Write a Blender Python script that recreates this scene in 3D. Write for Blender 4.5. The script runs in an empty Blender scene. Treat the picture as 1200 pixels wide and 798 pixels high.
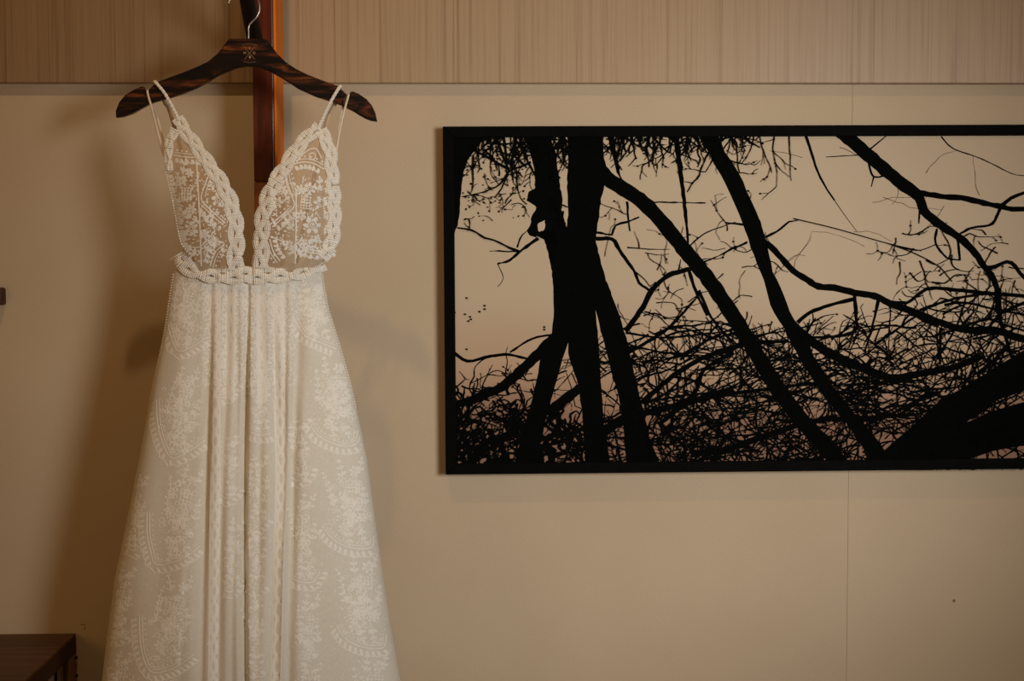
import bpy, bmesh, math, random
from math import sin, cos, pi, sqrt, exp, hypot, atan2
from mathutils import Vector, Matrix

# ------------------------------------------------------------------ camera
C = bpy.context.scene.collection
SC = bpy.context.scene
W, H, F = 1200.0, 798.0, 1667.0
HC = 1.45
CAM = Vector((0.0, -2.6, HC))
YAW, PITCH, ROLL = [math.radians(a) for a in (1.530, -3.159, -0.157)]
FWD = Vector((sin(YAW) * cos(PITCH), cos(YAW) * cos(PITCH), sin(PITCH)))
R0 = Vector((cos(YAW), -sin(YAW), 0.0))
U0 = R0.cross(FWD)
RIGHT = R0 * cos(ROLL) + U0 * sin(ROLL)
UP = U0 * cos(ROLL) - R0 * sin(ROLL)
cd = bpy.data.cameras.new('camera')
cd.sensor_width = 36.0
cd.lens = F / W * 36.0
cam = bpy.data.objects.new('camera', cd)
C.objects.link(cam)
M = Matrix((RIGHT, UP, -FWD)).transposed().to_4x4()
M.translation = CAM
cam.matrix_world = M
SC.camera = cam

# ------------------------------------------------------------------ light, world, exposure
def lin(r, g, b):
    f = lambda c: (c / 255) / 12.92 if c <= 10 else ((c / 255 + 0.055) / 1.055) ** 2.4
    return (f(r), f(g), f(b), 1.0)

SC.view_settings.view_transform = 'Standard'
SC.view_settings.look = 'None'
SC.view_settings.gamma = 1.0
SC.view_settings.use_curve_mapping = False
SC.view_settings.exposure = 0.0
w = bpy.data.worlds.new('world')
SC.world = w
w.use_nodes = True
w.node_tree.nodes['Background'].inputs[0].default_value = (1.0, 0.57, 0.24, 1)
w.node_tree.nodes['Background'].inputs[1].default_value = 0.19

def area(name, loc, target, size, power, col):
    l = bpy.data.lights.new(name, 'AREA')
    l.shape = 'RECTANGLE'; l.size, l.size_y = size
    l.energy = power; l.color = col
    o = bpy.data.objects.new(name, l); C.objects.link(o)
    o.location = loc
    o.rotation_euler = (Vector(target) - Vector(loc)).to_track_quat('-Z', 'Y').to_euler()
    return o

ks = bpy.data.lights.new('key_spot', 'SPOT')  # unseen key light, cone shaped to dim the left wall and the corners
ks.energy = 214.0; ks.color = (1.0, 0.98, 0.97); ks.shadow_soft_size = 0.45
ks.spot_size = math.radians(40); ks.spot_blend = 0.65
ko = bpy.data.objects.new('key_spot', ks); C.objects.link(ko)
ko.location = (1.50, -2.80, 1.60)
ko.rotation_euler = (Vector((0.23, 0.0, 1.27)) - ko.location).to_track_quat('-Z', 'Y').to_euler()
lp = bpy.data.lights.new('warm_fill_light', 'POINT')  # added fill with no visible source, tints the left wall orange
lp.energy = 5.0; lp.color = (1.0, 0.56, 0.22); lp.shadow_soft_size = 0.22
lo_ = bpy.data.objects.new('warm_fill_light', lp); C.objects.link(lo_)
lo_.location = (-1.35, -1.55, 1.15)
sp = bpy.data.lights.new('ceiling_downlight', 'SPOT')
sp.energy = 23.0; sp.color = (1.0, 0.64, 0.32); sp.shadow_soft_size = 0.028
sp.spot_size = math.radians(120); sp.spot_blend = 0.8
so = bpy.data.objects.new('ceiling_downlight', sp); C.objects.link(so)
so.location = (-0.41, -1.03, HC + 1.56)
so.rotation_euler = (Vector((0.1, 0.0, 1.3)) - so.location).to_track_quat('-Z', 'Y').to_euler()

# ------------------------------------------------------------------ helpers
_rc, _uc, _fc = tuple(RIGHT), tuple(UP), tuple(FWD)
def at(px, py, Y):
    """world point on the plane y = Y that the photograph shows at (px, py)"""
    a, b = (px - W / 2) / F, (H / 2 - py) / F
    dx = _fc[0] + _rc[0] * a + _uc[0] * b
    dy = _fc[1] + _rc[1] * a + _uc[1] * b
    dz = _fc[2] + _rc[2] * a + _uc[2] * b
    t = (Y + 2.6) / dy
    return (dx * t, Y, HC + dz * t)

def interp(xs, ys, x):
    if x <= xs[0]: return ys[0]
    for i in range(1, len(xs)):
        if x <= xs[i]:
            f = (x - xs[i - 1]) / (xs[i] - xs[i - 1])
            return ys[i - 1] + (ys[i] - ys[i - 1]) * f
    return ys[-1]

def smooth(e0, e1, x):
    t = min(1.0, max(0.0, (x - e0) / (e1 - e0)))
    return t * t * (3 - 2 * t)

class MB:
    def __init__(self):
        self.v = []; self.f = []
    def add(self, vs, fs):
        n = len(self.v)
        self.v += [tuple(p) for p in vs]
        self.f += [tuple(i + n for i in q) for q in fs]
    def build(self, name, mat, parent=None, smooth_=True, kind=None, label=None, bevel=0.0):
        me = bpy.data.meshes.new(name)
        off = parent_loc(parent)
        me.from_pydata([(p[0] - off[0], p[1] - off[1], p[2] - off[2]) for p in self.v], [], self.f)
        me.update()
        me.materials.append(mat)
        if smooth_:
            me.polygons.foreach_set('use_smooth', [True] * len(me.polygons))
        o = bpy.data.objects.new(name, me)
        C.objects.link(o)
        if parent is not None: o.parent = parent
        if kind: o['kind'] = kind
        if label: o['label'] = label
        if bevel:
            m = o.modifiers.new('bevel', 'BEVEL'); m.width = bevel; m.segments = 2
            m.limit_method = 'ANGLE'; m.angle_limit = math.radians(40)
        return o

def parent_loc(p):
    v = Vector((0, 0, 0))
    while p is not None:
        v += p.location; p = p.parent
    return v

def box(mb, x0, x1, y0, y1, z0, z1):
    mb.add([(x, y, z) for x in (x0, x1) for y in (y0, y1) for z in (z0, z1)],
           [(0, 1, 3, 2), (4, 6, 7, 5), (0, 4, 5, 1), (2, 3, 7, 6), (0, 2, 6, 4), (1, 5, 7, 3)])

def frames(path):
    n = len(path); out = []
    for i in range(n):
        t = (path[min(i + 1, n - 1)] - path[max(i - 1, 0)])
        out.append(t.normalized() if t.length > 1e-9 else Vector((0, 0, 1)))
    return out

def tube(mb, pts, rad, seg=8, rx=1.0, ref=(0, 1, 0)):
    """round (or flattened, rx) tube through the points, capped"""
    path = [Vector(p) for p in pts]
    T = frames(path); n = len(path); vs = []; fs = []
    prev = Vector(ref)
    for i in range(n):
        a = (prev - T[i] * prev.dot(T[i]))
        a = a.normalized() if a.length > 1e-6 else T[i].orthogonal().normalized()
        prev = a
        b = T[i].cross(a)
        r = rad[i] if isinstance(rad, (list, tuple)) else rad
        for k in range(seg):
            q = 2 * pi * k / seg
            vs.append(path[i] + a * (r * cos(q)) + b * (r * rx * sin(q)))
    for i in range(n - 1):
        for k in range(seg):
            k2 = (k + 1) % seg
            fs.append((i * seg + k, i * seg + k2, (i + 1) * seg + k2, (i + 1) * seg + k))
    fs.append(tuple(range(seg - 1, -1, -1)))
    fs.append(tuple((n - 1) * seg + k for k in range(seg)))
    mb.add(vs, fs)

def catmull(pts, step):
    """smooth resample of a 2-D or 3-D polyline at about the given step"""
    P = [Vector(p) for p in pts]
    if len(P) == 2:
        n = max(1, int((P[1] - P[0]).length / step))
        return [P[0].lerp(P[1], i / n) for i in range(n + 1)]
    out = []
    for i in range(len(P) - 1):
        p0 = P[i - 1] if i else P[0] * 2 - P[1]
        p1, p2 = P[i], P[i + 1]
        p3 = P[i + 2] if i + 2 < len(P) else P[-1] * 2 - P[-2]
        n = max(1, int(round((p2 - p1).length / step)))
        for k in range(n):
            t = k / n
            out.append(0.5 * ((2 * p1) + (p2 - p0) * t + (2 * p0 - 5 * p1 + 4 * p2 - p3) * t * t
                              + (3 * p1 - p0 - 3 * p2 + p3) * t ** 3))
    out.append(P[-1])
    return out

def empty(name, loc, label, cat, group=None):
    o = bpy.data.objects.new(name, None); C.objects.link(o)
    o.location = loc; o.empty_display_size = 0.05
    tag(o, label, cat, group)
    return o

def tag(o, label, cat, group=None):
    o['label'] = label; o['category'] = cat
    if group: o['group'] = group

# ------------------------------------------------------------------ materials
def new_mat(name, rough=0.6, spec=0.3):
    m = bpy.data.materials.new(name); m.use_nodes = True
    nt = m.node_tree; b = nt.nodes['Principled BSDF']
    b.inputs['Roughness'].default_value = rough
    b.inputs['Specular IOR Level'].default_value = spec
    return m, nt, b

def node(nt, typ, **kw):
    n = nt.nodes.new(typ)
    for k, v in kw.items():
        setattr(n, k, v)
    return n

def ramp(nt, stops):
    r = nt.nodes.new('ShaderNodeValToRGB')
    e = r.color_ramp.elements
    while len(e) < len(stops): e.new(0.5)
    for el, (p, c) in zip(e, stops):
        el.position = p; el.color = c
    return r

def coords(nt, scale, loc=(0, 0, 0), rot=(0, 0, 0)):
    tc = nt.nodes.new('ShaderNodeTexCoord'); mp = nt.nodes.new('ShaderNodeMapping')
    mp.inputs['Scale'].default_value = scale
    mp.inputs['Location'].default_value = loc
    mp.inputs['Rotation'].default_value = rot
    nt.links.new(tc.outputs['Object'], mp.inputs['Vector'])
    return mp

def noise(nt, mp, scale, detail=4, rough=0.55, dist=0.0):
    n = nt.nodes.new('ShaderNodeTexNoise')
    n.inputs['Scale'].default_value = scale; n.inputs['Detail'].default_value = detail
    n.inputs['Roughness'].default_value = rough; n.inputs['Distortion'].default_value = dist
    nt.links.new(mp.outputs[0], n.inputs['Vector'])
    return n

def bump(nt, b, src, strength, dist=0.001):
    k = nt.nodes.new('ShaderNodeBump')
    k.inputs['Strength'].default_value = strength; k.inputs['Distance'].default_value = dist
    nt.links.new(src, k.inputs['Height']); nt.links.new(k.outputs[0], b.inputs['Normal'])

def plain(name, col, rough=0.6, spec=0.3, metal=0.0):
    m, nt, b = new_mat(name, rough, spec)
    b.inputs['Metallic'].default_value = metal
    n = noise(nt, coords(nt, (1, 1, 1)), 60, 3)
    r = ramp(nt, [(0.3, tuple(c * 0.88 for c in col[:3]) + (1,)), (0.7, col)])
    nt.links.new(n.outputs['Fac'], r.inputs[0]); nt.links.new(r.outputs[0], b.inputs['Base Color'])
    return m

def wood(name, stops, scale, rough=0.5, spec=0.3, loc=(0, 0, 0), dist=0.6, fine=0.35, det=5, rot=(0, 0, 0)):
    """stretched-noise grain; the small number in `scale` is the grain direction"""
    m, nt, b = new_mat(name, rough, spec)
    mp = coords(nt, scale, loc, rot)
    n1 = noise(nt, mp, 1.0, det, 0.6, dist)
    mp2 = coords(nt, tuple(s * 4.5 for s in scale), loc, rot)
    n2 = noise(nt, mp2, 1.0, 3, 0.6, 0.1)
    mx = node(nt, 'ShaderNodeMath', operation='MULTIPLY_ADD')
    nt.links.new(n2.outputs['Fac'], mx.inputs[0]); mx.inputs[1].default_value = fine
    sb = node(nt, 'ShaderNodeMath', operation='MULTIPLY_ADD')
    nt.links.new(n1.outputs['Fac'], sb.inputs[0]); sb.inputs[1].default_value = 1.0
    sb.inputs[2].default_value = -fine * 0.5
    nt.links.new(sb.outputs[0], mx.inputs[2])
    r = ramp(nt, stops)
    nt.links.new(mx.outputs[0], r.inputs[0]); nt.links.new(r.outputs[0], b.inputs['Base Color'])
    bump(nt, b, mx.outputs[0], 0.15, 0.0006)
    return m

def wallpaper():
    m, nt, b = new_mat('wallpaper_beige', 0.8, 0.2)
    n = noise(nt, coords(nt, (1, 1, 1)), 3.0, 3)
    r = ramp(nt, [(0.3, lin(199, 180, 150)), (0.7, lin(206, 188, 158))])
    nt.links.new(n.outputs['Fac'], r.inputs[0])
    mp = coords(nt, (900, 900, 260)); nx = noise(nt, mp, 1.0, 2)
    mp2 = coords(nt, (260, 900, 900)); nz = noise(nt, mp2, 1.0, 2)
    ad = node(nt, 'ShaderNodeMath', operation='ADD')
    nt.links.new(nx.outputs['Fac'], ad.inputs[0]); nt.links.new(nz.outputs['Fac'], ad.inputs[1])
    mix = node(nt, 'ShaderNodeMix', data_type='RGBA', blend_type='MULTIPLY')
    rr = ramp(nt, [(0.35, (0.86, 0.85, 0.84, 1)), (0.65, (1, 1, 1, 1))])
    hf = node(nt, 'ShaderNodeMath', operation='MULTIPLY'); hf.inputs[1].default_value = 0.5
    nt.links.new(ad.outputs[0], hf.inputs[0]); nt.links.new(hf.outputs[0], rr.inputs[0])
    mix.inputs['Factor'].default_value = 0.7
    nt.links.new(r.outputs[0], mix.inputs['A']); nt.links.new(rr.outputs[0], mix.inputs['B'])
    nt.links.new(mix.outputs['Result'], b.inputs['Base Color'])
    bump(nt, b, ad.outputs[0], 0.25, 0.0004)
    return m

M_WALL = wallpaper()
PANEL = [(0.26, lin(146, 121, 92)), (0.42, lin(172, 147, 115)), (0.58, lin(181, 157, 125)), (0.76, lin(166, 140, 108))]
M_PANEL = wood('pale_laminate', PANEL, (110, 110, 1.0), 0.42, 0.3, dist=0.5, fine=.5)
M_PANEL_L = wood('laminate_darkened', [(p, tuple(c * k for c, k in zip(col[:3], (0.72, 0.66, 0.62))) + (1,)) for p, col in PANEL],
                 (90, 90, 1.0), 0.45, 0.25, loc=(7.3, 2, 5), dist=0.6, fine=.5)  # panel tones multiplied darker for the left board
M_SEAM = plain('seam_brown', lin(140, 106, 74), 0.8)
M_FLOOR = wood('floor_oak', [(0.3, lin(92, 62, 38)), (0.7, lin(140, 100, 66))], (2, 40, 40), 0.4)
M_CEIL = plain('ceiling_paint', lin(226, 216, 200), 0.9)
M_PAINT = plain('wall_paint', lin(196, 176, 146), 0.85)
M_HANGER = wood('dark_rosewood', [(0.30, lin(14, 10, 7)), (0.50, lin(25, 16, 11)), (0.60, lin(78, 41, 21)), (0.74, lin(140, 76, 34))],
                (7, 40, 48), 0.38, 0.25, loc=(3.1, 0, 1.4), dist=1.6, fine=0.22)
M_POST = wood('mahogany', [(0.3, lin(60, 22, 11)), (0.55, lin(104, 42, 20)), (0.75, lin(124, 56, 27))], (90, 90, 3), 0.35, 0.4)
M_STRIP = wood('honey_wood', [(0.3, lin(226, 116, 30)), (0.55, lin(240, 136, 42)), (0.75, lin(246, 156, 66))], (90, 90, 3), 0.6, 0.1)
M_POSTLOW = wood('cherry_wood', [(0.3, lin(142, 82, 38)), (0.7, lin(170, 104, 52))], (90, 90, 3), 0.4, 0.3)
M_PEG = wood('ebony', [(0.3, lin(14, 9, 7)), (0.7, lin(34, 20, 14))], (60, 60, 8), 0.6, 0.15)
M_CAB = wood('walnut_horizontal', [(0.3, lin(66, 43, 27)), (0.55, lin(92, 62, 38)), (0.75, lin(108, 74, 48))], (2.5, 90, 90), 0.5, 0.25)
M_CABV = wood('walnut_vertical', [(0.3, lin(116, 86, 62)), (0.7, lin(150, 114, 84))], (90, 90, 4), 0.55, 0.25)
M_CABSIDE = wood('walnut_rail', [(0.3, lin(58, 36, 22)), (0.7, lin(78, 50, 30))], (90, 3, 90), 0.55, 0.2)
M_DARK = plain('cabinet_interior', lin(14, 17, 16), 0.9, 0.1)
M_STEEL = plain('satin_steel', (0.72, 0.70, 0.66, 1), 0.28, 0.5, 1.0)
M_LOGO = plain('pale_engraving', lin(196, 156, 114), 0.8)
M_FRAME = wood('black_frame_wood', [(0.3, (.0022, .0026, .0022, 1)), (0.7, (.0042, .0042, .0036, 1))], (30, 30, 30), 0.6, 0.02)
M_INK = plain('black_ink', (.0026, .0032, .0028, 1), 0.9, 0.02)
M_FADED = plain('faded_ink', lin(120, 100, 78), 0.8, 0.15)
M_NAIL = plain('nail_hole', lin(150, 120, 88), 0.9)

def print_mat(ztop, zbot):
    m, nt, b = new_mat('print_paper', 0.7, 0.2)
    tc = nt.nodes.new('ShaderNodeTexCoord'); sx = nt.nodes.new('ShaderNodeSeparateXYZ')
    nt.links.new(tc.outputs['Object'], sx.inputs[0])
    mr = nt.nodes.new('ShaderNodeMapRange')
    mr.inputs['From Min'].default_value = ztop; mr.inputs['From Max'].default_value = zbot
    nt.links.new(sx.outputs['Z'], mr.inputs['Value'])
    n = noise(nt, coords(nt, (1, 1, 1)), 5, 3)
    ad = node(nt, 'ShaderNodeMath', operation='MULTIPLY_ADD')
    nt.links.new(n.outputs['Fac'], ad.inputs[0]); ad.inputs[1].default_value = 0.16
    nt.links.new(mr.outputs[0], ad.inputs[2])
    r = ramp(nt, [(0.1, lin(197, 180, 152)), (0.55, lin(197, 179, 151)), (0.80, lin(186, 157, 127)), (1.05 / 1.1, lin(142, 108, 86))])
    nt.links.new(ad.outputs[0], r.inputs[0]); nt.links.new(r.outputs[0], b.inputs['Base Color'])
    nf = noise(nt, coords(nt, (1, 1, 1)), 900, 2)
    bump(nt, b, nf.outputs['Fac'], 0.2, 0.0004)
    return m

def lace_mat(name, col, col2, trans=0.0, net=0.0):
    m, nt, b = new_mat(name, 0.75, 0.2)
    n = noise(nt, coords(nt, (1, 1, 1)), 220, 3)
    r = ramp(nt, [(0.3, col2), (0.7, col)])
    nt.links.new(n.outputs['Fac'], r.inputs[0]); nt.links.new(r.outputs[0], b.inputs['Base Color'])
    vo = nt.nodes.new('ShaderNodeTexVoronoi'); vo.inputs['Scale'].default_value = 520
    tc = nt.nodes.new('ShaderNodeTexCoord'); nt.links.new(tc.outputs['Object'], vo.inputs['Vector'])
    if net: bump(nt, b, vo.outputs['Distance'], net, 0.0008)
    out = nt.nodes['Material Output']
    if trans:
        t = nt.nodes.new('ShaderNodeBsdfTransparent')
        mx = nt.nodes.new('ShaderNodeMixShader'); mx.inputs[0].default_value = trans
        nt.links.new(b.outputs[0], mx.inputs[1]); nt.links.new(t.outputs[0], mx.inputs[2])
        nt.links.new(mx.outputs[0], out.inputs['Surface'])
    return m

M_SKIRT = lace_mat('tulle_over_lining', lin(229, 225, 209), lin(221, 216, 199), net=0.2)
M_LACE = lace_mat('ivory_lace', lin(246, 243, 231), lin(240, 236, 222))
M_BEAD = lace_mat('ivory_beads', lin(249, 246, 235), lin(243, 239, 226))
M_CUP = lace_mat('nude_mesh', lin(212, 186, 152), lin(198, 170, 136), trans=0.35, net=0.3)
M_RIBBON = plain('cream_satin', lin(236, 218, 190), 0.35, 0.4)
M_BACKSTRAP = plain('rear_strap_tulle', lin(214, 192, 158), 0.7)

# ------------------------------------------------------------------ the setting
def struct(name, mb, mat, parent=None, **kw):
    o = mb.build(name, mat, parent, False, **kw)
    if parent is None: o['kind'] = 'structure'
    return o

XL, XR, YF, ZC = -1.7, 2.7, -3.6, HC + 1.78
b = MB(); box(b, XL - .1, XR + .1, YF - .1, 0.1, -0.1, 0.0); struct('floor', b, M_FLOOR)
b = MB(); box(b, XL - .1, XR + .1, YF - .1, 0.1, ZC, ZC + .1); struct('ceiling', b, M_CEIL)
b = MB(); box(b, XL - .1, XR + .1, 0.0006, 0.1, 0.0, ZC); WALL = struct('wall_back', b, M_SEAM)
b = MB(); box(b, XL - .1, XL, YF, 0.0006, 0.0, ZC); struct('wall_left', b, M_PAINT)
b = MB(); box(b, XR, XR + .1, YF, 0.0006, 0.0, ZC); struct('wall_right', b, M_PAINT)
# three wallpaper strips with hairline seams
xs = at(996, 400, 0)[0]
edges = [XL, xs - 1.062, xs, xs + 1.062, XR]
for i in range(4):
    b = MB(); box(b, edges[i] + (.0003 if i else 0), edges[i + 1] - .0003, 0.0, 0.0008, 0.0, ZC)
    struct('wallpaper_strip', b, M_WALL, WALL)
# a nail hole and a small scuff on the wallpaper
def disc(mb, c, r, n=10, lift=0.0004):
    vs = [(c[0], c[1] - lift, c[2])] + [(c[0] + r * cos(2 * pi * k / n), c[1] - lift * .3, c[2] + r * sin(2 * pi * k / n)) for k in range(n)]
    mb.add(vs, [(0, 1 + (k + 1) % n, 1 + k) for k in range(n)])
b = MB(); disc(b, at(1118, 704, 0), 0.0032); b.build('nail_hole', M_NAIL, WALL)
b = MB()
for q in ([(94, 732), (100, 731.5)], [(99.6, 731.5), (99.2, 738)]):
    tube(b, [at(x, y, -0.0002) for x, y in q], 0.0006, 5)
b.build('scuff_mark', M_NAIL, WALL)
# timber cladding above the picture: two boards that meet behind the coat stand
zb = at(350, 97, -0.018)[2]
xj = at(318, 60, -0.018)[0]
b = MB(); box(b, XL, XR, -0.004, -0.0005, zb + .004, ZC); TRIM = struct('trim_1', b, M_SEAM)
b = MB(); box(b, XL, xj - .0006, -0.018, -0.004, zb, ZC); struct('cladding_panel', b, M_PANEL_L, TRIM, bevel=.0015, label='left cladding board, same laminate darkened')
b = MB(); box(b, xj + .0006, XR, -0.018, -0.004, zb, ZC); struct('cladding_panel', b, M_PANEL, TRIM, bevel=.0015, label='paler cladding board')
# baseboard
b = MB(); box(b, XL, XR, -0.014, 0.0, 0.0, 0.09); struct('baseboard_back', b, M_CAB)

# small wooden peg on the wall, cut by the left edge of the view
b = MB()
p0, p1 = at(-16, 337, -.014), at(5, 357.5, -.014)
box(b, p0[0], p1[0], -.026, 0.0, p1[2], p0[2])
o = b.build('wall_peg', M_CABSIDE, None, False, bevel=.004)
tag(o, 'small dark brown wooden peg fixed on the beige wall left of the dress', 'peg')

# ------------------------------------------------------------------ slatted cabinet, bottom left
xc, zc = -0.73267, HC - 0.67863
cab = empty('slatted_cabinet', (-1.05, -.25, 0), 'dark walnut cabinet with slatted side, standing at the wall left of the dress', 'cabinet')
def y_on_side(px, z):
    """y at which the plane x = xc shows at column px"""
    lo, hi = -2.0, 0.0
    for _ in range(40):
        mid = (lo + hi) / 2
        d = Vector((xc, mid, z)) - CAM
        x = W / 2 + F * d.dot(RIGHT) / d.dot(FWD)
        if x < px: lo = mid
        else: hi = mid
    return (lo + hi) / 2
XCL, YC0 = -1.42, -0.46
b = MB(); box(b, XCL, xc - .001, YC0, -.001, zc - .006, zc); b.build('cabinet_top', M_CAB, cab, False, bevel=.001)
b = MB(); box(b, xc - .022, xc, YC0, -.001, zc - .036, zc - .0065); b.build('side_rail', M_CABSIDE, cab, False, bevel=.0012)
b = MB(); box(b, xc - .022, xc, y_on_side(81.5, zc - .05), -.001, 0.0, zc - .0365); b.build('leg', M_CABV, cab, False, bevel=.0012)
b = MB(); box(b, xc - .022, xc, YC0, YC0 + .04, 0.0, zc - .0365); b.build('leg', M_CABV, cab, False, bevel=.0012)
for yy in (YC0, -.04):
    b = MB(); box(b, XCL, XCL + .03, yy, yy + .039, 0.0, zc - .0365); b.build('leg', M_CABV, cab, False, bevel=.0012)
b = MB(); box(b, xc - .022, xc, YC0 + .041, y_on_side(81.5, zc - .05) - .001, .10, .14); b.build('side_rail', M_CABSIDE, cab, False)
b = MB(); box(b, XCL + .005, xc - .030, YC0 + .004, -.003, .12, zc - .0075); b.build('cabinet_body', M_DARK, cab, False, label='near-black carcass behind the slats')
b = MB(); box(b, XCL + .031, xc - .0235, YC0 - .001, YC0 + .003, .12, zc - .0068); b.build('front_panel', M_CAB, cab, False, bevel=.001)
slat = None
ya = y_on_side(76.0, zc - .05); yb = y_on_side(71.5, zc - .05); pitch = (y_on_side(76, zc - .05) - y_on_side(66, zc - .05))
k = 0
while ya - k * pitch - (ya - yb) > YC0 + .05:
    if slat is None:
        b = MB(); box(b, xc - .0075, xc - .003, yb, ya, .1405, zc - .0365)
        slat = b.build('slat', M_CABV, cab, False, bevel=.001)
    else:
        o = slat.copy(); C.objects.link(o); o.parent = cab; o.location = (0, -k * pitch, 0)
    k += 1
for zz in (770, 791):
    q = at(91.3, zz, -.004)
    b = MB(); tube(b, [(xc - .002, -.008, q[2]), (xc + .0032, -.008, q[2])], .003, 8); b.build('hinge_pin', M_DARK, cab)

# ------------------------------------------------------------------ framed picture
YFR = -0.03
fx, fz, fw, fh = -0.05462, HC + 0.24296, 1.30, 0.62866
rot = math.radians(0.18)
def fpt(a, c, y):
    return (fx + a * cos(rot) - c * sin(rot), y, fz + a * sin(rot) + c * cos(rot))
pic = empty('framed_picture', (fx + fw / 2, 0, fz - fh), 'wide black framed print of bare tree silhouettes hanging on the beige wall', 'picture')
BW = 0.0198
def bar(quad, name):
    b = MB(); vs = []
    for y in (YFR, -.006):
        vs += [fpt(a, c, y) for a, c in quad]
    b.add(vs, [(0, 1, 2, 3), (7, 6, 5, 4)] + [(i, i + 4, (i + 1) % 4 + 4, (i + 1) % 4) for i in range(4)])
    return b.build(name, M_FRAME, pic, False, bevel=.0012)
e = .0002
bar([(0, 0), (fw, 0), (fw - BW, -BW), (BW, -BW)], 'frame_bar')
bar([(0, -fh), (BW, -fh + BW), (fw - BW, -fh + BW), (fw, -fh)], 'frame_bar')
bar([(0, -e), (BW - e, -BW), (BW - e, -fh + BW), (0, -fh + e)], 'frame_bar')
bar([(fw, -e), (fw, -fh + e), (fw - BW + e, -fh + BW), (fw - BW + e, -BW)], 'frame_bar')
YPR = -0.0255
zl = pic.location.z
b = MB()
vs = [fpt(a, c, y) for y in (YPR, -.008) for a, c in ((BW * .5, -BW * .5), (fw - BW * .5, -BW * .5), (fw - BW * .5, -fh + BW * .5), (BW * .5, -fh + BW * .5))]
b.add(vs, [(0, 1, 2, 3), (7, 6, 5, 4)] + [(i, i + 4, (i + 1) % 4 + 4, (i + 1) % 4) for i in range(4)])
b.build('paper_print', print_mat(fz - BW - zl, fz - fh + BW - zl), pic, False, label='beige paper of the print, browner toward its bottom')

def clampf(p):
    return (min(max(p[0], 524), 1325), min(max(p[1], 151), 551))
INKN = [0]; fd = MB()
def stroke(mb, pts, w0, w1=None, step=6, rough=0.0, rng=None, Y=None):
    """flat inked stroke of tapering width along pixel points on the print"""
    INKN[0] += 1; Y = YPR - .0004 - INKN[0] * 4e-7
    if mb is fd: Y = YPR - .0002
    w1 = w0 if w1 is None else w1
    P = catmull([(p[0], p[1]) for p in pts], step)
    n = len(P)
    if n < 2: return
    L = []; Rr = []
    for i in range(n):
        t = P[min(i + 1, n - 1)] - P[max(i - 1, 0)]
        l = t.length or 1
        nx, ny = -t.y / l, t.x / l
        hw = (w0 + (w1 - w0) * i / (n - 1)) / 2
        h1 = hw; h2 = hw
        if rough and rng:
            h1 += rng.uniform(-rough, rough); h2 += rng.uniform(-rough, rough)
        a = clampf((P[i].x + nx * h1, P[i].y + ny * h1)); c = clampf((P[i].x - nx * h2, P[i].y - ny * h2))
        L.append(at(a[0], a[1], Y)); Rr.append(at(c[0], c[1], Y))
    mb.add(L + Rr, [(i, i + 1, n + i + 1, n + i) for i in range(n - 1)])
def band(mb, left, right, n=26, rough=.6, rng=None, Y=None):
    INKN[0] += 1; Y_ = YPR - .0004 - INKN[0] * 4e-7
    """filled silhouette between two edge polylines"""
    def res(P):
        P = [Vector(p) for p in P]
        d = [0]
        for i in range(1, len(P)): d.append(d[-1] + (P[i] - P[i - 1]).length)
        out = []
        for k in range(n + 1):
            s = d[-1] * k / n
            i = 1
            while i < len(P) - 1 and d[i] < s: i += 1
            f = (s - d[i - 1]) / ((d[i] - d[i - 1]) or 1)
            q = P[i - 1].lerp(P[i], f)
            out.append((q.x + rng.uniform(-rough, rough), q.y))
        return out
    A, B_ = res(left), res(right)
    A = [at(*clampf(p), Y_) for p in A]; B_ = [at(*clampf(p), Y_) for p in B_]
    mb.add(A + B_, [(i, i + 1, n + 2 + i, n + 1 + i) for i in range(n)])

rng = random.Random(7)
s6 = lambda L, ox=510, oy=130: [(ox + x / 3.4286, oy + y / 3.4286) for x, y in L]
s7 = lambda L: s6(L, 510, 340)
s8 = lambda L: s6(L, 850, 130)
s9 = lambda L: s6(L, 850, 340)
tr = MB()
# left edge trunk
band(tr, [(526, 152), (526, 278)], [(572, 152), (558, 175), (548, 188), (543, 203), (540, 226), (538.6, 247), (537, 261), (534, 270), (531, 279)], rng=rng)
# left stem with burls
band(tr, s6([(345, 75), (350, 95), (375, 150), (390, 200), (403, 270), (400, 310), (375, 325), (368, 360), (410, 385), (385, 430), (383, 460), (368, 480), (375, 500), (405, 508)]),
     s6([(455, 75), (460, 95), (490, 180), (490, 220), (500, 290), (510, 350), (512, 390), (500, 410), (470, 430), (440, 440), (418, 445), (412, 460), (414, 480), (425, 490)]), n=40, rng=rng)
band(tr, s6([(405, 500), (440, 518), (455, 560), (465, 620), (475, 690), (478, 789)]), s6([(425, 482), (450, 480), (480, 480), (500, 560), (520, 690), (540, 789)]), rng=rng)
band(tr, s6([(505, 385), (438, 440), (444, 470), (430, 484), (440, 520), (470, 640)]), s6([(530, 470), (530, 480), (545, 500), (550, 540), (550, 600), (560, 640)]), rng=rng)
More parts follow.
